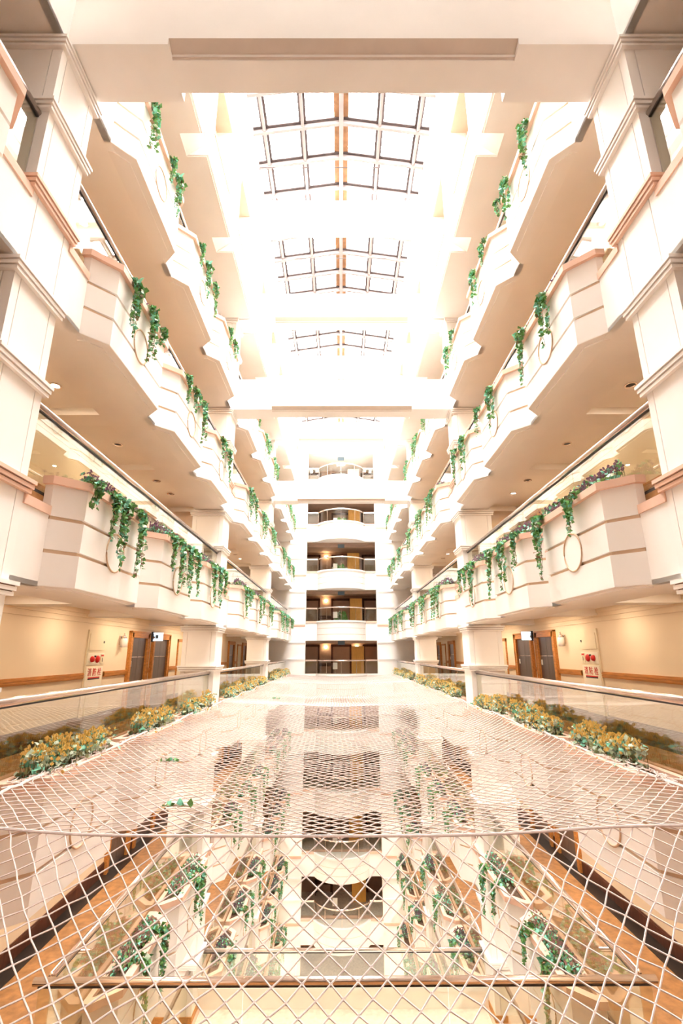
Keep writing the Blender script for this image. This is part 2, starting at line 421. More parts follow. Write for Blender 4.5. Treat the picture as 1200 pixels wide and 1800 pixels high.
for k in range(-4, 5):
    z = S*k
    m = MB().box(-OW, OW, FAR, FAR+.35, z-1.05, z+.12); fpart('parapet', m, 'cream')
    m = MB().box(-OW, OW, FAR-.05, FAR+.38, z+.12, z+.23); fpart('coping', m, 'salmon' if k else 'cream')
    m = MB()
    for a, e, off in ((-1.05, -.68, 0), (-.68, -.655, -.02), (-.655, -.28, 0), (-.28, -.255, -.02), (-.255, .12, 0)):
        m.prism(bow_poly(off) + [(BH, FAR+.02), (-BH, FAR+.02)], z+a, z+e, 1 if off else 0)
    fpart('bowed_parapet', m, ['cream', 'groove_shade_tan'])
    m = MB().prism(bow_poly(.06) + [(BH+.04, FAR+.02), (-BH-.04, FAR+.02)], z+.12, z+.23); fpart('bowed_coping', m, 'cream')
    # lobby floor / ceiling
    m = MB().box(-WALL, WALL, FAR+.3, FAR+4.2, z-.3, z); structure(m.build('floor', 'stone_floor'), f'pale floor of the far lobby {FLOORS[k]}')
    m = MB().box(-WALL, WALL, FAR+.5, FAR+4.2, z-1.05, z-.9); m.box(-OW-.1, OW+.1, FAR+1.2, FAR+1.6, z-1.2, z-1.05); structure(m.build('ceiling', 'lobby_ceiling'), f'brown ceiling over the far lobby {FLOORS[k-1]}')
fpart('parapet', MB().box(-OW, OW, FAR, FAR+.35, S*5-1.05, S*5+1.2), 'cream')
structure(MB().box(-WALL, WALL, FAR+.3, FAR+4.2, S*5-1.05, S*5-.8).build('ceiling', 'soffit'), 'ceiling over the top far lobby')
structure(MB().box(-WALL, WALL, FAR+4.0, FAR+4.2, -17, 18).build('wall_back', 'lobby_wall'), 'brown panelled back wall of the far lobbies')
fpart('gable', MB().box(-WALL, WALL, FAR+.02, FAR+.3, 16.6, 19), 'cream')
for k in range(-4, 5):                                   # panelled dark lift fronts on the lobby wall
    z = S*k
    for xc, hw in ((-2.35, .6), (0, .62), (2.35, .6)):
        d = empty('door_%d' % (100 + (k+4)*3 + int(xc/2.3)+1), (xc, FAR+4.0, z)); structure(d, f'dark wood lift door in the far lobby {FLOORS[k]}')
        m = MB(); m.box(-hw-.14, -hw, -.08, 0, 0, 2.12); m.box(hw, hw+.14, -.08, 0, 0, 2.12); m.box(-hw-.14, hw+.14, -.08, 0, 2.0, 2.16); m.build('frame', 'dark_wood', d)
        for sx in (-1, 1): MB().box(sx*.01, sx*hw, -.03, 0, 0, 2.0).build('leaf', 'pot', d)

# --- landing one floor below (near end) and bridge two floors below
pf = empty('floor', (0, 0, -S)); structure(pf, 'brown landing floor one storey under the net')
def child_at(n, m, mats, p, off): 
    o = m.build(n, mats, p); o.location = (0, 0, off); return o
child_at('deck', MB().box(-W-.1, W+.1, NEAR, 7.45, -S-.3, -S), 'brown_floor', pf, S)
br = empty('floor', (0, 13.5, -2*S)); structure(br, 'pale stone bridge floor two storeys under the net')
def bpart(n, m, mats): 
    o = m.build(n, mats, br); o.location = (0, -13.5, 2*S); return o
bpart('deck', MB().box(-W-.05, W+.05, 11.2, 15.2, -2*S-.35, -2*S), 'stone_floor')
bpart('kerb', MB().box(-W, W, 14.92, 15.12, -2*S, -2*S+.36), 'soffit'); bpart('kerb_cap', MB().box(-W, W, 14.88, 15.14, -2*S+.36, -2*S+.44), 'white_paint')
structure(MB().box(-W, W, NEAR, -.35, -.3, 0).build('floor', 'brown_floor'), 'landing floor at the near end level with the net')

# ================================================================== BALUSTRADES
def rail_mesh(L, r=.046):
    m = MB(); m.tube([(0, -L/2, 0), (0, L/2, 0)], r, 14); return m.mesh('handrail', 'steel', True)
RAILZ = 1.04
GX = W + .135
_rail = {}
def balustrade(x0, y0, x1, y1, z, label, group, ends=False, rz=RAILZ, base=.0):
    """straight glass balustrade: handrail, panes, bottom channel"""
    d = Vector((x1-x0, y1-y0, 0)); L = d.length; n = max(1, round(L/2.3))
    root = empty('balustrade', ((x0+x1)/2, (y0+y1)/2, z), math.atan2(d.y, d.x) - PI/2)
    tag(root, label, 'balustrade', group)
    key = round(L, 3)
    if (key, ends, base, rz) not in _rail:
        pw = L/n
        hr = rail_mesh(L + (.12 if ends else 0))
        pm = MB().box(-.006, .006, -pw/2+.006, pw/2-.006, base+.04, rz-.03).mesh('pane', 'balustrade_glass')
        ch = MB().box(-.025, .025, -L/2, L/2, base, base+.045).box(-.02, .02, -L/2, L/2, rz-.06, rz-.03).mesh('channel', 'dark_metal')
        _rail[(key, ends, base, rz)] = (hr, pm, ch, pw)
    hr, pm, ch, pw = _rail[(key, ends, base, rz)]
    link('handrail', hr, root, (0, 0, rz)); link('channel', ch, root)
    for i in range(n): link('pane', pm, root, (0, -L/2 + pw*(i+.5), 0))
    return root
for k in LEVELS:
    for sd in (-1, 1):
        for b in range(-1, 3):
            if b == -1 and k < 0: continue
            if b == 0 and k < -2: continue
            y0, y1 = bay_y(b), bay_y(b) + BAY - CD
            if b == -1: y0 = NEAR
            if b == 0 and k == -1: y0 = 7.62
            if b == 2: y1 = FAR
            balustrade(sd*GX, y0, sd*GX, y1, S*k, f'glass balustrade with steel handrail {BAYS[b]}, {FLOORS[k]}', f'gallery balustrades {FLOORS[k]}')
balustrade(-3.80, 7.50, 3.80, 7.50, -S, 'glass balustrade with thick steel handrail crossing the well, one floor below net', None, ends=True)
balustrade(-W+.02, 15.0, W-.02, 15.0, -2*S, 'glass balustrade on a kerb along the bridge two floors below net', None, rz=1.16, base=.44)

# ================================================================== PLANTERS
def inset(o, dx=0.0):
    return [(-.10, -1.235+o*.4), (0, -1.235+o*.4), (.285-o, -.95+o*.4), (.285-o, .95-o*.4), (0, 1.235-o*.4), (-.10, 1.235-o*.4)]
pb = MB()
for a, e, o in ((-1.084, -.695, 0), (-.695, -.650, .04), (-.650, -.285, 0), (-.285, -.240, .04), (-.240, .15, 0)): pb.prism(inset(o), a, e, 1 if o else 0)
pbox = pb.mesh('planter_box', ['cream', 'groove_shade_tan'])
pcop = MB().ring([(-.11,-1.29),(.02,-1.29),(.345,-.975),(.345,.975),(.02,1.29),(-.11,1.29)], [(-.03,-1.14),(.0,-1.14),(.225,-.91),(.225,.91),(.0,1.14),(-.03,1.14)], .15, .25).mesh('coping', 'salmon')
psoil = MB().prism([(-.05,-1.15),(.0,-1.15),(.24,-.92),(.24,.92),(.0,1.15),(-.05,1.15)], .15, .19).mesh('soil', 'soil')
pm_ = MB().lathe([(.27, 0), (.27, .006)], (.26+.02, 0, -.4675), 40, 0, 'x')
pmed = pm_.mesh('medallion', 'cream')
rg = MB(); rg.tube([(.287, .27*math.cos(2*PI*i/40), -.4675+.27*math.sin(2*PI*i/40)) for i in range(41)], .015, 6, cap=False)
pring = rg.mesh('medallion_ring', 'groove_shade_tan', True)
psof = MB().prism([(-.10,-1.09),(-.02,-1.09),(.16,-.90),(.16,.90),(-.02,1.09),(-.10,1.09)], -1.11, -1.084).mesh('soffit_panel', 'soffit')
pbot = MB().prism([(x*.995, y*.998) for x, y in inset(.004)], -1.09, -1.083).mesh('soffit_rim', 'soffit')
def side_loc(sd, y, z): return (sd*W, y, z), (0 if sd < 0 else PI)
def planter(k, sd, b, i):
    loc, rz = side_loc(sd, bay_y(b)+PC[i], S*k)
    p = empty('planter', loc, rz)
    tag(p, f'cream medallion planter, {ORD[i]} in bay {BAYS[b]}, {FLOORS[k]}', 'planter', f'built-in planters {FLOORS[k]}')
    link('planter_box', pbox, p); link('coping', pcop, p); link('soil', psoil, p); link('soffit_panel', psof, p); link('soffit_rim', pbot, p)
    md = link('medallion', pmed, p); link('medallion_ring', pring, md)
    return p

# ------------------------------------------------------------------ plants
def leaf(m, p, d, size, mi, rnd):
    """folded heart-shaped leaf: two triangles each side of the midrib"""
    d = d.normalized(); a = d.cross(Vector((rnd.uniform(-1,1), rnd.uniform(-1,1), rnd.uniform(-.3,1))))
    if a.length < 1e-3: a = d.orthogonal()
    a.normalize(); nrm = d.cross(a); w = size*.52
    tip = p + d*size; mid = p + d*size*.35
    r = mid + a*w + nrm*size*.14; l = mid - a*w + nrm*size*.14
    m.poly([p, r, tip, l, p + d*size*.55 + a*w*.75 + nrm*size*.08, p + d*size*.55 - a*w*.75 + nrm*size*.08], [(0,1,4,2), (0,2,5,3)], mi)
def make_vine(seed, lens, spread, size=.10):
    rnd = random.Random(seed); lv, st = MB(), MB()
    for L in lens:
        y0 = rnd.uniform(-spread, spread); path = []
        n = int(L/.045) + 6; y = y0; x = .385 + rnd.uniform(0, .04)
        for i in range(n+1):
            t = i/n
            if i < 4: q = Vector((.17 + .06*i, y, .25 + .045*math.sin(i*.9)))
            else:
                q = Vector((x, y, .255 - (i-4)/(n-4)*L)); y += rnd.uniform(-.012, .012); x = min(.46, max(.365, x + rnd.uniform(-.012, .012)))
            path.append(q)
        st.tube(path, .004, 4)
        for i, q in enumerate(path):
            t = i/n
            for _ in range(4 if t < .5 else 2):
                if rnd.random() < .12: continue
                d = Vector((rnd.uniform(-.1, 1), rnd.uniform(-1, 1), rnd.uniform(-1.2, .25)))
                mi = rnd.choices((0, 1, 2, 3), (.58, .24, .10, .08))[0]
                leaf(lv, q + Vector((rnd.uniform(0, .02), rnd.uniform(-.02, .02), rnd.uniform(-.02, .02))), d, size*rnd.uniform(.65, 1.15)*(1-.35*t), mi, rnd)
    a = lv.mesh('leaves', ['leaf_green', 'leaf_teal', 'leaf_pale', 'leaf_brown'])
    # leaves are open sheets: leave their normals as they are
    return a, st.mesh('stems', 'stem')
VINES = [make_vine(11, (.30, .22, .34), .10), make_vine(12, (.62, .40, .5), .09), make_vine(13, (.95, .62, .80, .45), .12), make_vine(14, (1.0, .75, .55, .85), .15),
         make_vine(15, (.72, .9, .45), .12), make_vine(16, (.5, .35, .42, .3), .16)]
VDESC = ['short', 'slender', 'long', 'long forked', 'two-stranded', 'bushy']
def vine(k, sd, b, i, dy, v):
    loc, rz = side_loc(sd, bay_y(b)+PC[i]+dy, S*k)
    o = empty('ivy', loc, rz)
    tag(o, f'{VDESC[v]} ivy hanging from {ORD[i]} planter {BAYS[b]}, {FLOORS[k]}', 'ivy', f'ivy on planters {FLOORS[k]}')
    l = link('leaves', VINES[v][0], o); l['kind'] = 'stuff'; link('stems', VINES[v][1], o)
def make_bush(seed, half, h, petals, leafs, np_, nl, flower=.028):
    rnd = random.Random(seed); lv, fl, st = MB(), MB(), MB()
    cl = [(rnd.uniform(-half*.85, half*.85), rnd.uniform(.6, 1.0)) for _ in range(7)]
    def pt():
        c, s = rnd.choice(cl)
        y = max(-half, min(half, rnd.gauss(c, .16))); x = rnd.gauss(.09, .085)
        hh = h*s*math.sqrt(max(.05, 1-((x-.09)/.26)**2))
        return Vector((min(.36, max(.0, x)), y, .2)), max(.05, hh)
    for _ in range(nl):
        p, hh = pt(); p.z = .2 + hh*rnd.random()**.7
        leaf(lv, p, Vector((rnd.uniform(-1,1), rnd.uniform(-1,1), rnd.uniform(-.5,1))), rnd.uniform(.04, .085), rnd.choices(range(len(leafs)), [.5,.25,.25][:len(leafs)])[0], rnd)
    for _ in range(np_):
        p, hh = pt(); p.z = .2 + hh*rnd.uniform(.7, 1.12)
        s = flower*rnd.uniform(.6, 1.2); q = rnd.uniform(0, PI)
        for a in (0, PI/2):
            d = Vector((math.cos(q+a), math.sin(q+a), rnd.uniform(-.5,.5)))*s; u = Vector((0, 0, s))
            fl.poly([p-d, p-u, p+d, p+u], [(0,1,2,3)])
        if rnd.random() < .3: st.tube([(p.x, p.y, .19), tuple(p)], .003, 3)
    return lv.mesh('leaves', leafs), fl.mesh('flowers', petals), st.mesh('stems', 'stem')
BUSH = {'yellow': [make_bush(21+q, 1.0, .40, 'petal_yellow', ['leaf_pale', 'leaf_olive', 'leaf_teal'], 480, 900, .026) for q in range(3)],
        'purple': [make_bush(31+q, .62, .30, 'petal_purple', ['leaf_teal', 'leaf_pale', 'leaf_green'], 420, 300, .022) for q in range(3)],
        'pink': [make_bush(41+q, .75, .26, 'petal_pink', ['leaf_teal', 'leaf_green', 'leaf_pale'], 260, 460, .022) for q in range(3)]}
BLABEL = {'yellow': 'yellow-flowered', 'purple': 'purple-flowered', 'pink': 'pink-flowered'}
def bush(k, sd, b, i, dy, colr, v, sc=1.0):
    loc, rz = side_loc(sd, bay_y(b)+PC[i]+dy, S*k)
    o = empty('flower_bush', loc, rz); 
    if sc != 1: o.scale = (1, sc, 1)
    tag(o, f'low {BLABEL[colr]} bush in {ORD[i]} planter {BAYS[b]}, {FLOORS[k]}', 'bush', f'flower bushes {FLOORS[k]}')
    a, f, s = BUSH[colr][v]
    link('leaves', a, o)['kind'] = 'stuff'; link('flowers', f, o)['kind'] = 'stuff'; link('stems', s, o)['kind'] = 'stuff'
R = random.Random(5)
NEARV = {(1,-1,0,0): [(-.95,0),(-.45,1),(-.10,2),(.55,3)], (1,-1,0,1): [(-.75,1),(-.2,3),(.35,2),(.85,4)], (1,-1,0,2): [(-.5,4),(.2,2),(.7,1)],
         (1,1,0,0): [(-.35,5),(.75,3)], (1,1,0,1): [(-.85,1),(.0,4),(.75,2)], (1,1,0,2): [(-.6,3),(.1,5),(.6,1)],
         (2,-1,0,0): [(-.6,2),(.1,3),(.55,0)], (2,-1,0,1): [(-.75,1),(-.15,5),(.5,3)], (2,-1,0,2): [(-.4,5),(.3,4)],
         (2,1,0,0): [(-.25,4),(.65,2)], (2,1,0,1): [(-.2,4),(.75,1)], (2,1,0,2): [(-.5,4),(.3,3)],
         (3,-1,0,0): [(-.75,3),(.1,1),(.5,2)], (3,-1,0,1): [(-.7,1),(-.1,2),(.55,4)], (3,-1,0,2): [(-.5,1),(.2,5)],
         (3,1,0,0): [(-.55,3),(.6,4),(1.0,0)], (3,1,0,1): [(-.7,5),(.2,4)], (3,1,0,2): [(-.3,1),(.5,4)]}
for k in LEVELS:
    for sd in (-1, 1):
        for b in range(-1, 3):
            for i in range(3):
                if b == -1 and (i < 2 or k < 0): continue
                if b == 0 and (k < -2 or (k == -1 and i == 0) or (k == -2 and i < 1)): continue
                planter(k, sd, b, i)
                if b == -1: continue
                if k == 0:
                    bush(k, sd, b, i, R.uniform(-.15, .15), 'yellow', R.randrange(3), R.uniform(.85, 1.05)); continue
                vs = NEARV.get((k, sd, b, i))
                if vs is None:
                    n = R.choice((2, 3, 3)) if k > 0 else 2
                    vs = [(-.75 + 1.5*(q+R.uniform(.2,.8))/n, R.choice((1, 2, 3, 4, 5))) for q in range(n)]
                for dy, v in vs: vine(k, sd, b, i, dy, v)
                if k == 1:
                    for dy in (-.45, .5): bush(k, sd, b, i, dy, 'purple', R.randrange(3))
                elif k > 1: bush(k, sd, b, i, R.uniform(-.3, .3), 'purple', R.randrange(3))
                else: bush(k, sd, b, i, 0, 'pink' if b == 0 else R.choice(('pink', 'purple')), R.randrange(3), 1.15)

# ================================================================== CORRIDOR FITTINGS
def lift_door(n, sd, y0, y1, z, label):
    yc = (y0+y1)/2; hw = (y1-y0)/2
    d = empty('door_%d' % n, (sd*WALL, yc, z), 0 if sd < 0 else PI); structure(d, label)
    fr = .15
    m = MB(); m.box(-.02, .07, -hw, -hw+fr, 0, 2.10); m.box(-.02, .07, hw-fr, hw, 0, 2.10); m.box(-.02, .07, -hw, hw, 1.96, 2.12)
    m.box(-.02, .085, -hw-.01, -hw+.03, 0, 2.12); m.box(-.02, .085, hw-.03, hw+.01, 0, 2.12); m.box(-.02, .085, -hw-.01, hw+.01, 2.09, 2.13)
    m.build('frame', 'orange_wood', d)
    for q, (a, e) in enumerate(((-hw+fr, 0), (0, hw-fr))):
        lf = MB().box(-.015, .012, a+.004, e-.004, 0, 1.96).build('leaf', 'elevator_steel', d)
        MB().box(.012, .018, a+.02, e-.02, 1.45, 1.47).build('trim_strip', 'steel', lf)
    MB().box(.012, .022, -hw+fr+.05*1, -hw+fr+.14, 1.22, 1.36).build('floor_sign', 'white_paint', d)
    return d
dn = 1
for k in range(-2, 3):
    for sd in (-1, 1):
        for q, (a, e) in enumerate(((13.38, 14.70), (15.0, 16.48), (25.25, 26.65), (28.8, 30.05))):
            lift_door(dn, sd, a, e, S*k, f'dark steel lift door in wood frame, {ORD[q] if q < 3 else "last"} along the wall, {FLOORS[k]}'); dn += 1
for sd in (-1, 1):
    for q, (a, e) in enumerate(((17.4, 18.36), (27.55, 28.6), (31.25, 32.1))):
        d = empty('door_%d' % dn, (sd*WALL, (a+e)/2, 0), 0 if sd < 0 else PI); dn += 1
        structure(d, f'cream service door in thin wood frame, {ORD[q]} beyond the lifts'); h = (e-a)/2
        m = MB(); m.box(0, .04, -h, -h+.07, 0, 2.0); m.box(0, .04, h-.07, h, 0, 2.0); m.box(0, .04, -h, h, 1.93, 2.02); m.build('frame', 'orange_wood', d)
        MB().box(0, .02, -h+.07, h-.07, .01, 1.93).build('leaf', 'cream_door', d)
        MB().lathe([(.012,0),(.012,.04),(.03,.045),(.03,.07)], (.02, h-.15, 1.0), 10, 0, 'x').build('knob', 'steel', d, True)
for sd in (-1, 1):
    # hydrant cabinet
    c = empty('hydrant_cabinet', (sd*WALL, 11.62, 0), 0 if sd < 0 else PI)
    tag(c, 'cream fire hydrant cabinet with red bell, lamp and red lettering set in wall', 'cabinet', 'fire hydrant cabinets')
    MB().box(0, .03, -.43, .43, .25, 2.06).build('frame', 'cream_door', c)
    ud = MB().box(.03, .042, -.37, .37, 1.62, 1.98).build('upper_door', 'cream_door', c)
    MB().box(.042, .055, .28 if sd < 0 else -.31, .31 if sd < 0 else -.28, 1.78, 1.83).build('latch', 'dark_metal', ud)
    ap = MB().box(.03, .04, -.39, .39, 1.31, 1.56).build('alarm_panel', 'cream_panel', c)
    f = -1 if sd < 0 else 1                       # keep the layout reading the same way on both walls
    MB().lathe([(.065,0),(.065,.02),(.055,.05),(.02,.065)], (.04, f*.20, 1.43), 20, 0, 'x').build('alarm_bell', 'red_paint', ap, True)
    MB().lathe([(.08,0),(.08,.015),(.07,.035),(.04,.05)], (.04, -f*.06, 1.43), 20, 0, 'x').build('call_point', 'red_paint', ap, True)
    MB().lathe([(.022,0),(.022,.03),(.01,.04)], (.04, f*.07, 1.49), 10, 0, 'x').build('lamp', 'dark_metal', ap, True)
    ex = MB().box(.04, .05, -f*.21, -f*.36, 1.33, 1.54).build('notice_plate', 'cream_door', ap)
    MB().box(.05, .054, -f*.225, -f*.345, 1.49, 1.525).build('notice_heading', 'red_paint', ex)
    MB().box(.05, .056, -f*.285, -f*.30, 1.37, 1.46).build('notice_handle', 'dark_metal', ex)
    ld = MB().box(.03, .042, -.39, .39, .30, 1.27).build('lower_door', 'cream_panel', c)
    cu = bpy.data.curves.new('lettering', 'FONT'); cu.body = '\u6d88 \u9632 \u6813'; cu.size = .18; cu.align_x = 'CENTER'; cu.align_y = 'CENTER'; cu.extrude = .002
    cu.materials.append(MAT['red_paint'])
    tmp = link('lettering', cu); bpy.context.view_layer.update()
    me = bpy.data.meshes.new_from_object(tmp.evaluated_get(bpy.context.evaluated_depsgraph_get())); bpy.data.objects.remove(tmp)
    t = link('lettering', me, ld, (.045, 0, 1.145)); t.rotation_euler = (PI/2, 0, PI/2)
    MB().box(.042, .046, -.27, .27, 1.00, 1.025).build('underline', 'dark_metal', ld)
    MB().box(.042, .045, -.27, .27, 1.025, 1.05).build('caption_band', 'red_paint', ld)
    # wall lamp
    s = empty('wall_lamp', (sd*WALL, 12.86, 1.86), 0 if sd < 0 else PI)
    tag(s, 'small unlit steel and glass wall lamp between cabinet and lift door', 'lamp', 'wall lamps by the lifts')
    MB().box(0, .03, -.05, .05, -.10, .12).build('back_plate', 'steel', s)
    MB().lathe([(.03,-.16),(.075,-.15),(.085,0),(.07,.06)], (.10, 0, 0), 14).build('lamp_shade', 'white_paint', s, True)
    MB().lathe([(.07,.06),(.05,.11),(.015,.15),(.012,.19)], (.10, 0, 0), 12).build('finial', 'steel', s, True)
    # hanging sign box between the lifts
    e = empty('lift_sign', (sd*(WALL-.02), 14.95, 2.0), 0 if sd < 0 else PI)
    tag(e, 'pale lit sign box on a bracket between two lift doors', 'sign', 'lift signs')
    MB().box(.0, .32, -.03, .03, -.10, .14).build('body', 'sign_glow', e); MB().box(-.0, .05, -.05, .05, -.12, .16).build('bracket', 'dark_metal', e)
    MB().box(.12, .2, -.034, -.03, -.03, .07).build('pictogram', 'sign_blue', e)
    q = empty('corridor_camera', (sd*WALL, 14.84, 2.02), 0 if sd < 0 else PI); tag(q, 'small dark box camera on wall beside lift door frame', 'camera', 'corridor cameras')
    MB().box(0, .10, -.04, .04, -.08, .08).build('body', 'dark_metal', q); MB().lathe([(.03,0),(.03,.04)], (.10, 0, -.02), 10, 0, 'x').build('lens', 'steel', q)
# downlights in the gallery ceilings; those below the net are added as fill
dl_ring = MB().lathe([(.10,0),(.10,-.014),(.075,-.014),(.07,0)], (0,0,0), 18).mesh('trim_ring', 'steel', False)
dl_can = MB().lathe([(.066,-.002),(.05,.0)], (0,0,0), 14).mesh('reflector', 'dark_metal')
dl_on = MB().lathe([(.066,-.006),(.05,-.004)], (0,0,0), 14).mesh('bulb', 'downlight_glow')
LAMP = bpy.data.lights.new('downlight_lamp', 'AREA'); LAMP.shape = 'DISK'; LAMP.size = .12; LAMP.energy = 9; LAMP.color = (1, .84, .64)
WELL_FILL = LAMP.copy(); WELL_FILL.energy = 20; WELL_FILL.color = (1, .92, .82)  # unseen lamps added to brighten the dark lower well
def lamp(p, d):
    l = link('lamp', d, p, (0, 0, -.02)); return l
for k in (-4, -3, -2, -1, 0, 1, 2, 3):
    for sd in (-1, 1):
        for b in ((0, 1) if k > -2 else (1, 2)):
            for i, y in enumerate((1.2, 2.15, 4.57, 6.9, 8.0)):
                lit = (i + b + (sd > 0)) % 4 == 1
                o = empty('downlight', (sd*(W+1.25), bay_y(b)+y, S*k-.932))
                tag(o, f'{"lit" if lit else "dark-faced"} round recessed downlight in gallery ceiling {BAYS[b]}, {FLOORS[k-1]}', 'downlight', f'ceiling downlights {FLOORS[k-1]}')
                lamp(o, LAMP if k > 0 else WELL_FILL)  # every downlight emits, dark-faced ones too, as added corridor light
                link('trim_ring', dl_ring, o); link('bulb' if lit else 'reflector', dl_on if lit else dl_can, o)

# ================================================================== FAR LOBBIES
def far_glass(off, z0, z1, nm, mats, th=.012, n=18):
    a, b_ = bow_poly(off, n), bow_poly(off-th, n)
    return MB().prism(a + b_[::-1], z0, z1).mesh(nm, mats)
fgl = []
pts = bow_poly(-.05, 20)
def shift(m, dy): return m
for k in range(-4, 5):
    z = S*k; root = empty('balustrade', (0, FAR, z)); tag(root, f'bowed glass balustrade with steel rail on far balcony, {FLOORS[k]}', 'balustrade', 'bowed balustrades on the far wall')
    if k == -4:
        FG = []
        for q in range(5):
            seg = pts[q*4:q*4+5]; V = MB()
            for a, e in zip(seg[:-1], seg[1:]):
                d = Vector((e[0]-a[0], e[1]-a[1], 0)).normalized(); nr = Vector((d.y, -d.x, 0))*.006
                V.poly([(a[0]-nr.x,a[1]-nr.y-FAR,.24),(e[0]-nr.x,e[1]-nr.y-FAR,.24),(e[0]-nr.x,e[1]-nr.y-FAR,1.05),(a[0]-nr.x,a[1]-nr.y-FAR,1.05)], [(0,1,2,3)])
            FG.append(V.mesh('pane', 'lobby_glass'))
        for sx in (-1, 1): FG.append(MB().box(sx*(BH+.02), sx*(OW-.01), .10, .112, .24, 1.05).mesh('pane', 'lobby_glass'))
        FR = MB(); FR.tube([(x, y-FAR, 1.08) for x, y in pts], .045, 10)
        for sx in (-1, 1): FR.box(sx*(BH-.02), sx*OW, .05, .16, 1.03, 1.13)
        FR = FR.mesh('handrail', 'steel', False)
        FP = [MB().tube([(x, y-FAR, .23), (x, y-FAR, 1.06)], .014, 8).mesh('post', 'steel') for x, y in (pts[0], pts[4], pts[10], pts[16], pts[20])]
    for g in FG: link('pane', g, root)
    link('handrail', FR, root)
    for g in FP: link('post', g, root)
def lobby_door(k, x, col_, turn):
    d = empty('door_%d' % (200+k+4), (x, FAR+2.6, S*k), turn); structure(d, f'{"white" if col_=="white_paint" else "orange wood"} door standing in the far lobby {FLOORS[k]}')
    lf = MB().box(-.45, .45, -.03, .03, .0, 2.02).build('leaf', col_, d)
    fr = MB(); 
    for a, e, b, c in ((-.36,.36,.15,.9),(-.36,.36,1.05,1.85)):
        fr.box(a, e, -.042, -.03, b, b+.03); fr.box(a, e, -.042, -.03, c-.03, c); fr.box(a, a+.03, -.042, -.03, b, c); fr.box(e-.03, e, -.042, -.03, b, c)
    fr.build('moulding', col_, lf)
for k in range(-4, 5):
    z = S*k
    lobby_door(k, (1.18, 1.08, .92, 1.02, .98)[k % 5], 'orange_door' if k < 4 else 'white_paint', 0)
    s = empty('hanging_sign', (.0, FAR+.95, z+2.35)); tag(s, f'dark blue hanging sign under far lobby ceiling, {FLOORS[k]}', 'sign', 'hanging signs in the far lobbies')
    MB().box(-.24, .24, -.03, .03, -.26, .02).build('panel', 'sign_blue', s)
    for x in (-.18, .18): MB().box(x-.008, x+.008, -.008, .008, .02, .15).build('hanger', 'dark_metal', s)
    if -1 <= k <= 2:
        for x in ((-1.16, 1.16) if k in (0, -1) else (-1.16,)):
            s = empty('wall_sconce', (x, FAR+3.98, z+1.95)); tag(s, f'glowing warm sconce on far lobby wall {"beside orange door" if x > 0 else "above console"}, {FLOORS[k]}', 'lamp', 'lobby sconces')
            MB().lathe([(.05,0),(.05,-.02)], (0,0,0), 12, 0, 'y').build('back_plate', 'steel', s)
            MB().lathe([(.04,-.08),(.11,.0),(.13,.10)], (0,-.13,0), 14).build('lamp_shade', 'lamp_glow', s)
    # console, notice stand and plant behind the balustrade
    c = empty('console_table', (-1.15, FAR+3.6, z)); tag(c, f'dark console table against far lobby wall, {FLOORS[k]}', 'table', 'lobby console tables')
    MB().box(-.6, .6, -.2, .2, .78, .84).build('table_top', 'dark_wood', c); MB().box(-.55, .55, -.17, .17, .62, .78).build('apron', 'dark_wood', c)
    for x in (-.54, .54):
        for y in (-.15, .15): MB().box(x-.03, x+.03, y-.03, y+.03, 0, .62).build('leg', 'dark_wood', c)
    s = empty('notice_stand', (-.42, FAR+.85, z)); tag(s, f'white notice on a slim stand behind far balcony glass, {FLOORS[k]}', 'sign', 'notice stands')
    MB().lathe([(.16,0),(.16,.02),(.02,.03),(.015,.5)], (0,0,0), 14).build('stand', 'steel', s); MB().box(-.15, .15, -.012, .012, .50, .92).build('board', 'white_paint', s)
    if k > 0:
        o = empty('potted_plant', (-.05, FAR+1.3, z)); tag(o, f'small potted plant with arching leaves behind far balcony glass, {FLOORS[k]}', 'plant', 'lobby plants')
        MB().lathe([(.12,0),(.17,.3),(.15,.3)], (0,0,0), 14).build('pot', 'pot', o)
        m = MB(); rnd = random.Random(k)
        for _ in range(26):
            a = rnd.uniform(0, 2*PI); leaf(m, Vector((0,0,.3)), Vector((math.cos(a)*.6, math.sin(a)*.6, rnd.uniform(.4,1.4))), rnd.uniform(.5,.95), rnd.choice((0,1)), rnd)
        m.build('leaves', ['leaf_pale', 'leaf_green'], o)['kind'] = 'stuff'

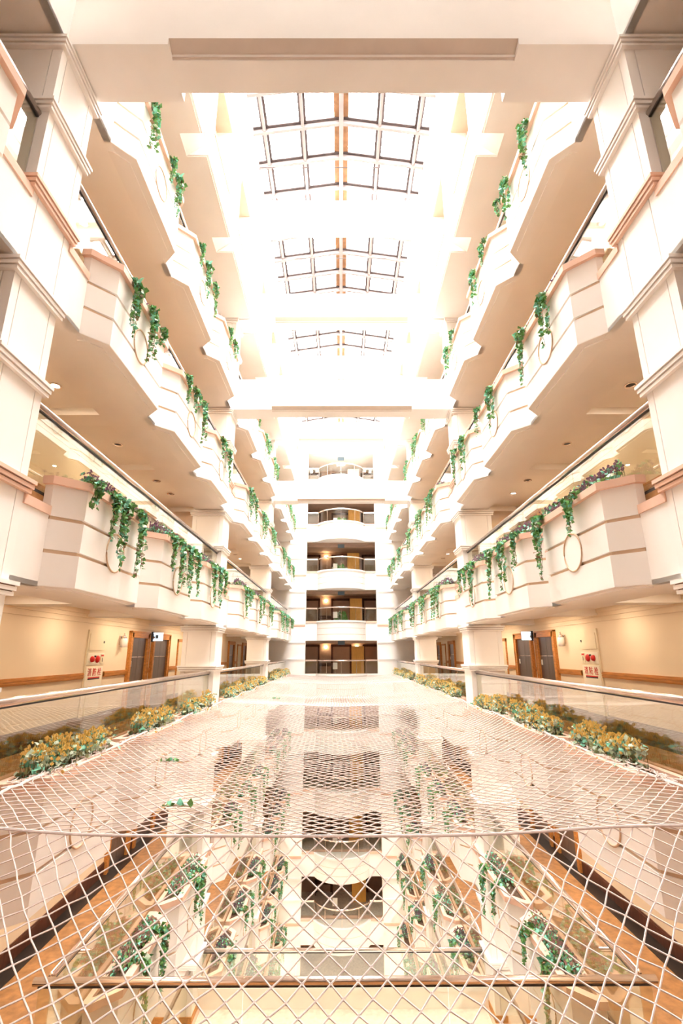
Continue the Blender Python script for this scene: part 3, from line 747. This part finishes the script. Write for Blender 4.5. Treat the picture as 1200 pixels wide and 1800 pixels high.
# ================================================================== SAFETY NET
def net_z(x, y):
    t = max(-1, min(1, x/3.3))
    if y < 4.4:
        q = (4.4-y)/3.9
        return .16 - .62*math.sin(PI*min(1, q))**.9*(1-.55*t*t) + .10*t*t
    q = ((y-4.4) % BAY)/BAY
    sag = (.22*math.sin(PI*q) + .05*math.sin(3*PI*q+1)*math.sin(PI*q))
    return .17 + .10*t*t - sag*(1-t*t)**.8 + .02*math.sin(y*2.1+x)*math.cos(x*1.7)
def build_net():
    rnd = random.Random(3); a, hb = .165, .085
    y0, y1 = .5, FAR-1.2; nj = int((y1-y0)/hb); lim = 3.30
    root = empty('safety_net', (0, 0, .17)); tag(root, 'pale knotted rope safety net stretched across the well', 'net')
    near, far, kn = MB(), MB(), MB()
    P = {}
    ni = int(2*lim/a) + 1
    for j in range(nj+1):
        y = y0 + j*hb; off = .5*(j % 2)
        for i in range(ni+1):
            x = -lim + (i+off)*a - .04
            # the net is gathered towards its tied edges
            x = max(-lim, min(lim, x*1.0 + .03*math.sin(y*.9)*(1-(x/lim)**2)))
            e = .008 if y < 14 else .004
            xx = x + rnd.uniform(-e, e); yy = y + rnd.uniform(-e, e) + .10*math.sin(x*1.3)*math.exp(-abs(y-4.4))
            P[i, j] = Vector((xx, yy, net_z(xx, yy) + rnd.uniform(-.004, .004)))
    def cord(m, p, q, r, n):
        d = (q-p)
        if d.length < .02 or d.length > .4: return
        d.normalize(); u = d.cross(Vector((0,0,1))).normalized(); w = u.cross(d)
        ring = [(math.cos(2*PI*k/n)*u + math.sin(2*PI*k/n)*w)*r for k in range(n)]
        m.poly([p+c for c in ring] + [q+c for c in ring], [(k, (k+1)%n, n+(k+1)%n, n+k) for k in range(n)])
    for j in range(nj):
        for i in range(ni+1):
            p = P[i, j]; m, r, n = (near, .0054, 5) if p.y < 8 else (far, .0050, 3)
            for di in ((0, -1) if j % 2 == 0 else (0, 1)):
                q = P.get((i+di, j+1))
                if q is not None: cord(m, p, q, r, n)
            if p.y < 9 and abs(p.x) < lim-.01:
                s = .0115; kn.poly([p+Vector(c)*s for c in ((1,0,0),(-1,0,0),(0,1,0),(0,-1,0),(0,0,1),(0,0,-1))], [(0,2,4),(2,1,4),(1,3,4),(3,0,4),(2,0,5),(1,2,5),(3,1,5),(0,3,5)])
    def npart(n, m):
        o = m.build(n, 'net_cord', root); o.location = (0, 0, -.17); o['kind'] = 'stuff'; return o
    npart('cords', near); npart('cords', far); npart('knots', kn)
    for sd in (-1, 1):
        m = MB(); rnd2 = random.Random(8+sd); y = y0; path = []
        while y < y1:
            path.append((sd*(lim+.0+.04*math.sin(y*2.2)), y, net_z(sd*lim, y)+rnd2.uniform(-.01,.015))); y += .18
        m.tube(path, .016, 6); npart('border_rope', m)['kind'] = 'thing'
        # loose bunched cord lying on the copings
        m = MB()
        for _ in range(150):
            y = 5.6 + 17*rnd2.random()**1.6; p = Vector((sd*(3.28+.13*rnd2.random()), y, .262+.03*rnd2.random())); pa = [p]
            for _ in range(4): p = p + Vector((rnd2.uniform(-.05,.05), rnd2.uniform(-.09,.09), rnd2.uniform(-.012,.014))); p.z = max(.258, p.z); pa.append(p)
            m.tube(pa, .006, 4)
        npart('bunched_cord', m)
    for y in (4.4, 4.4+BAY, 4.4+2*BAY):
        m = MB(); m.tube([(x*.3, y+.02*math.sin(x), net_z(x*.3, y)+.004) for x in range(-11, 12)], .011, 6)
        npart('cross_rope', m)['kind'] = 'thing'
build_net()

# ivy that has dropped onto the net
def on_net(u, v):
    d = cam_dir(u, v); t = (.1-EYE.z)/d.z
    for _ in range(12):
        p = EYE + d*t; t = (net_z(p.x, p.y)+.012-EYE.z)/d.z
    return EYE + d*t
for q, (u, v, w) in enumerate(((312, 1417, 'beside the first planter'), (298, 1338, 'close to the yellow flowers'), (484, 1228, 'in front of second column'))):
    o = empty('fallen_ivy', on_net(u, v)); tag(o, f'small green ivy sprig dropped on the net {w}', 'ivy'); rnd = random.Random(90+q); m = MB(); st = MB()
    st.tube([(-.10, -.02, 0), (0, .01, .006), (.12, -.01, 0)], .004, 4)
    for _ in range(12):
        x = rnd.uniform(-.12, .12); leaf(m, Vector((x, 0, .004)), Vector((rnd.uniform(-.5,.5), rnd.uniform(-1,1), rnd.uniform(0,.5))), rnd.uniform(.045,.07), rnd.randrange(2), rnd)
    m.build('leaves', ['leaf_teal', 'leaf_green'], o)['kind'] = 'stuff'; st.build('stems', 'stem', o)
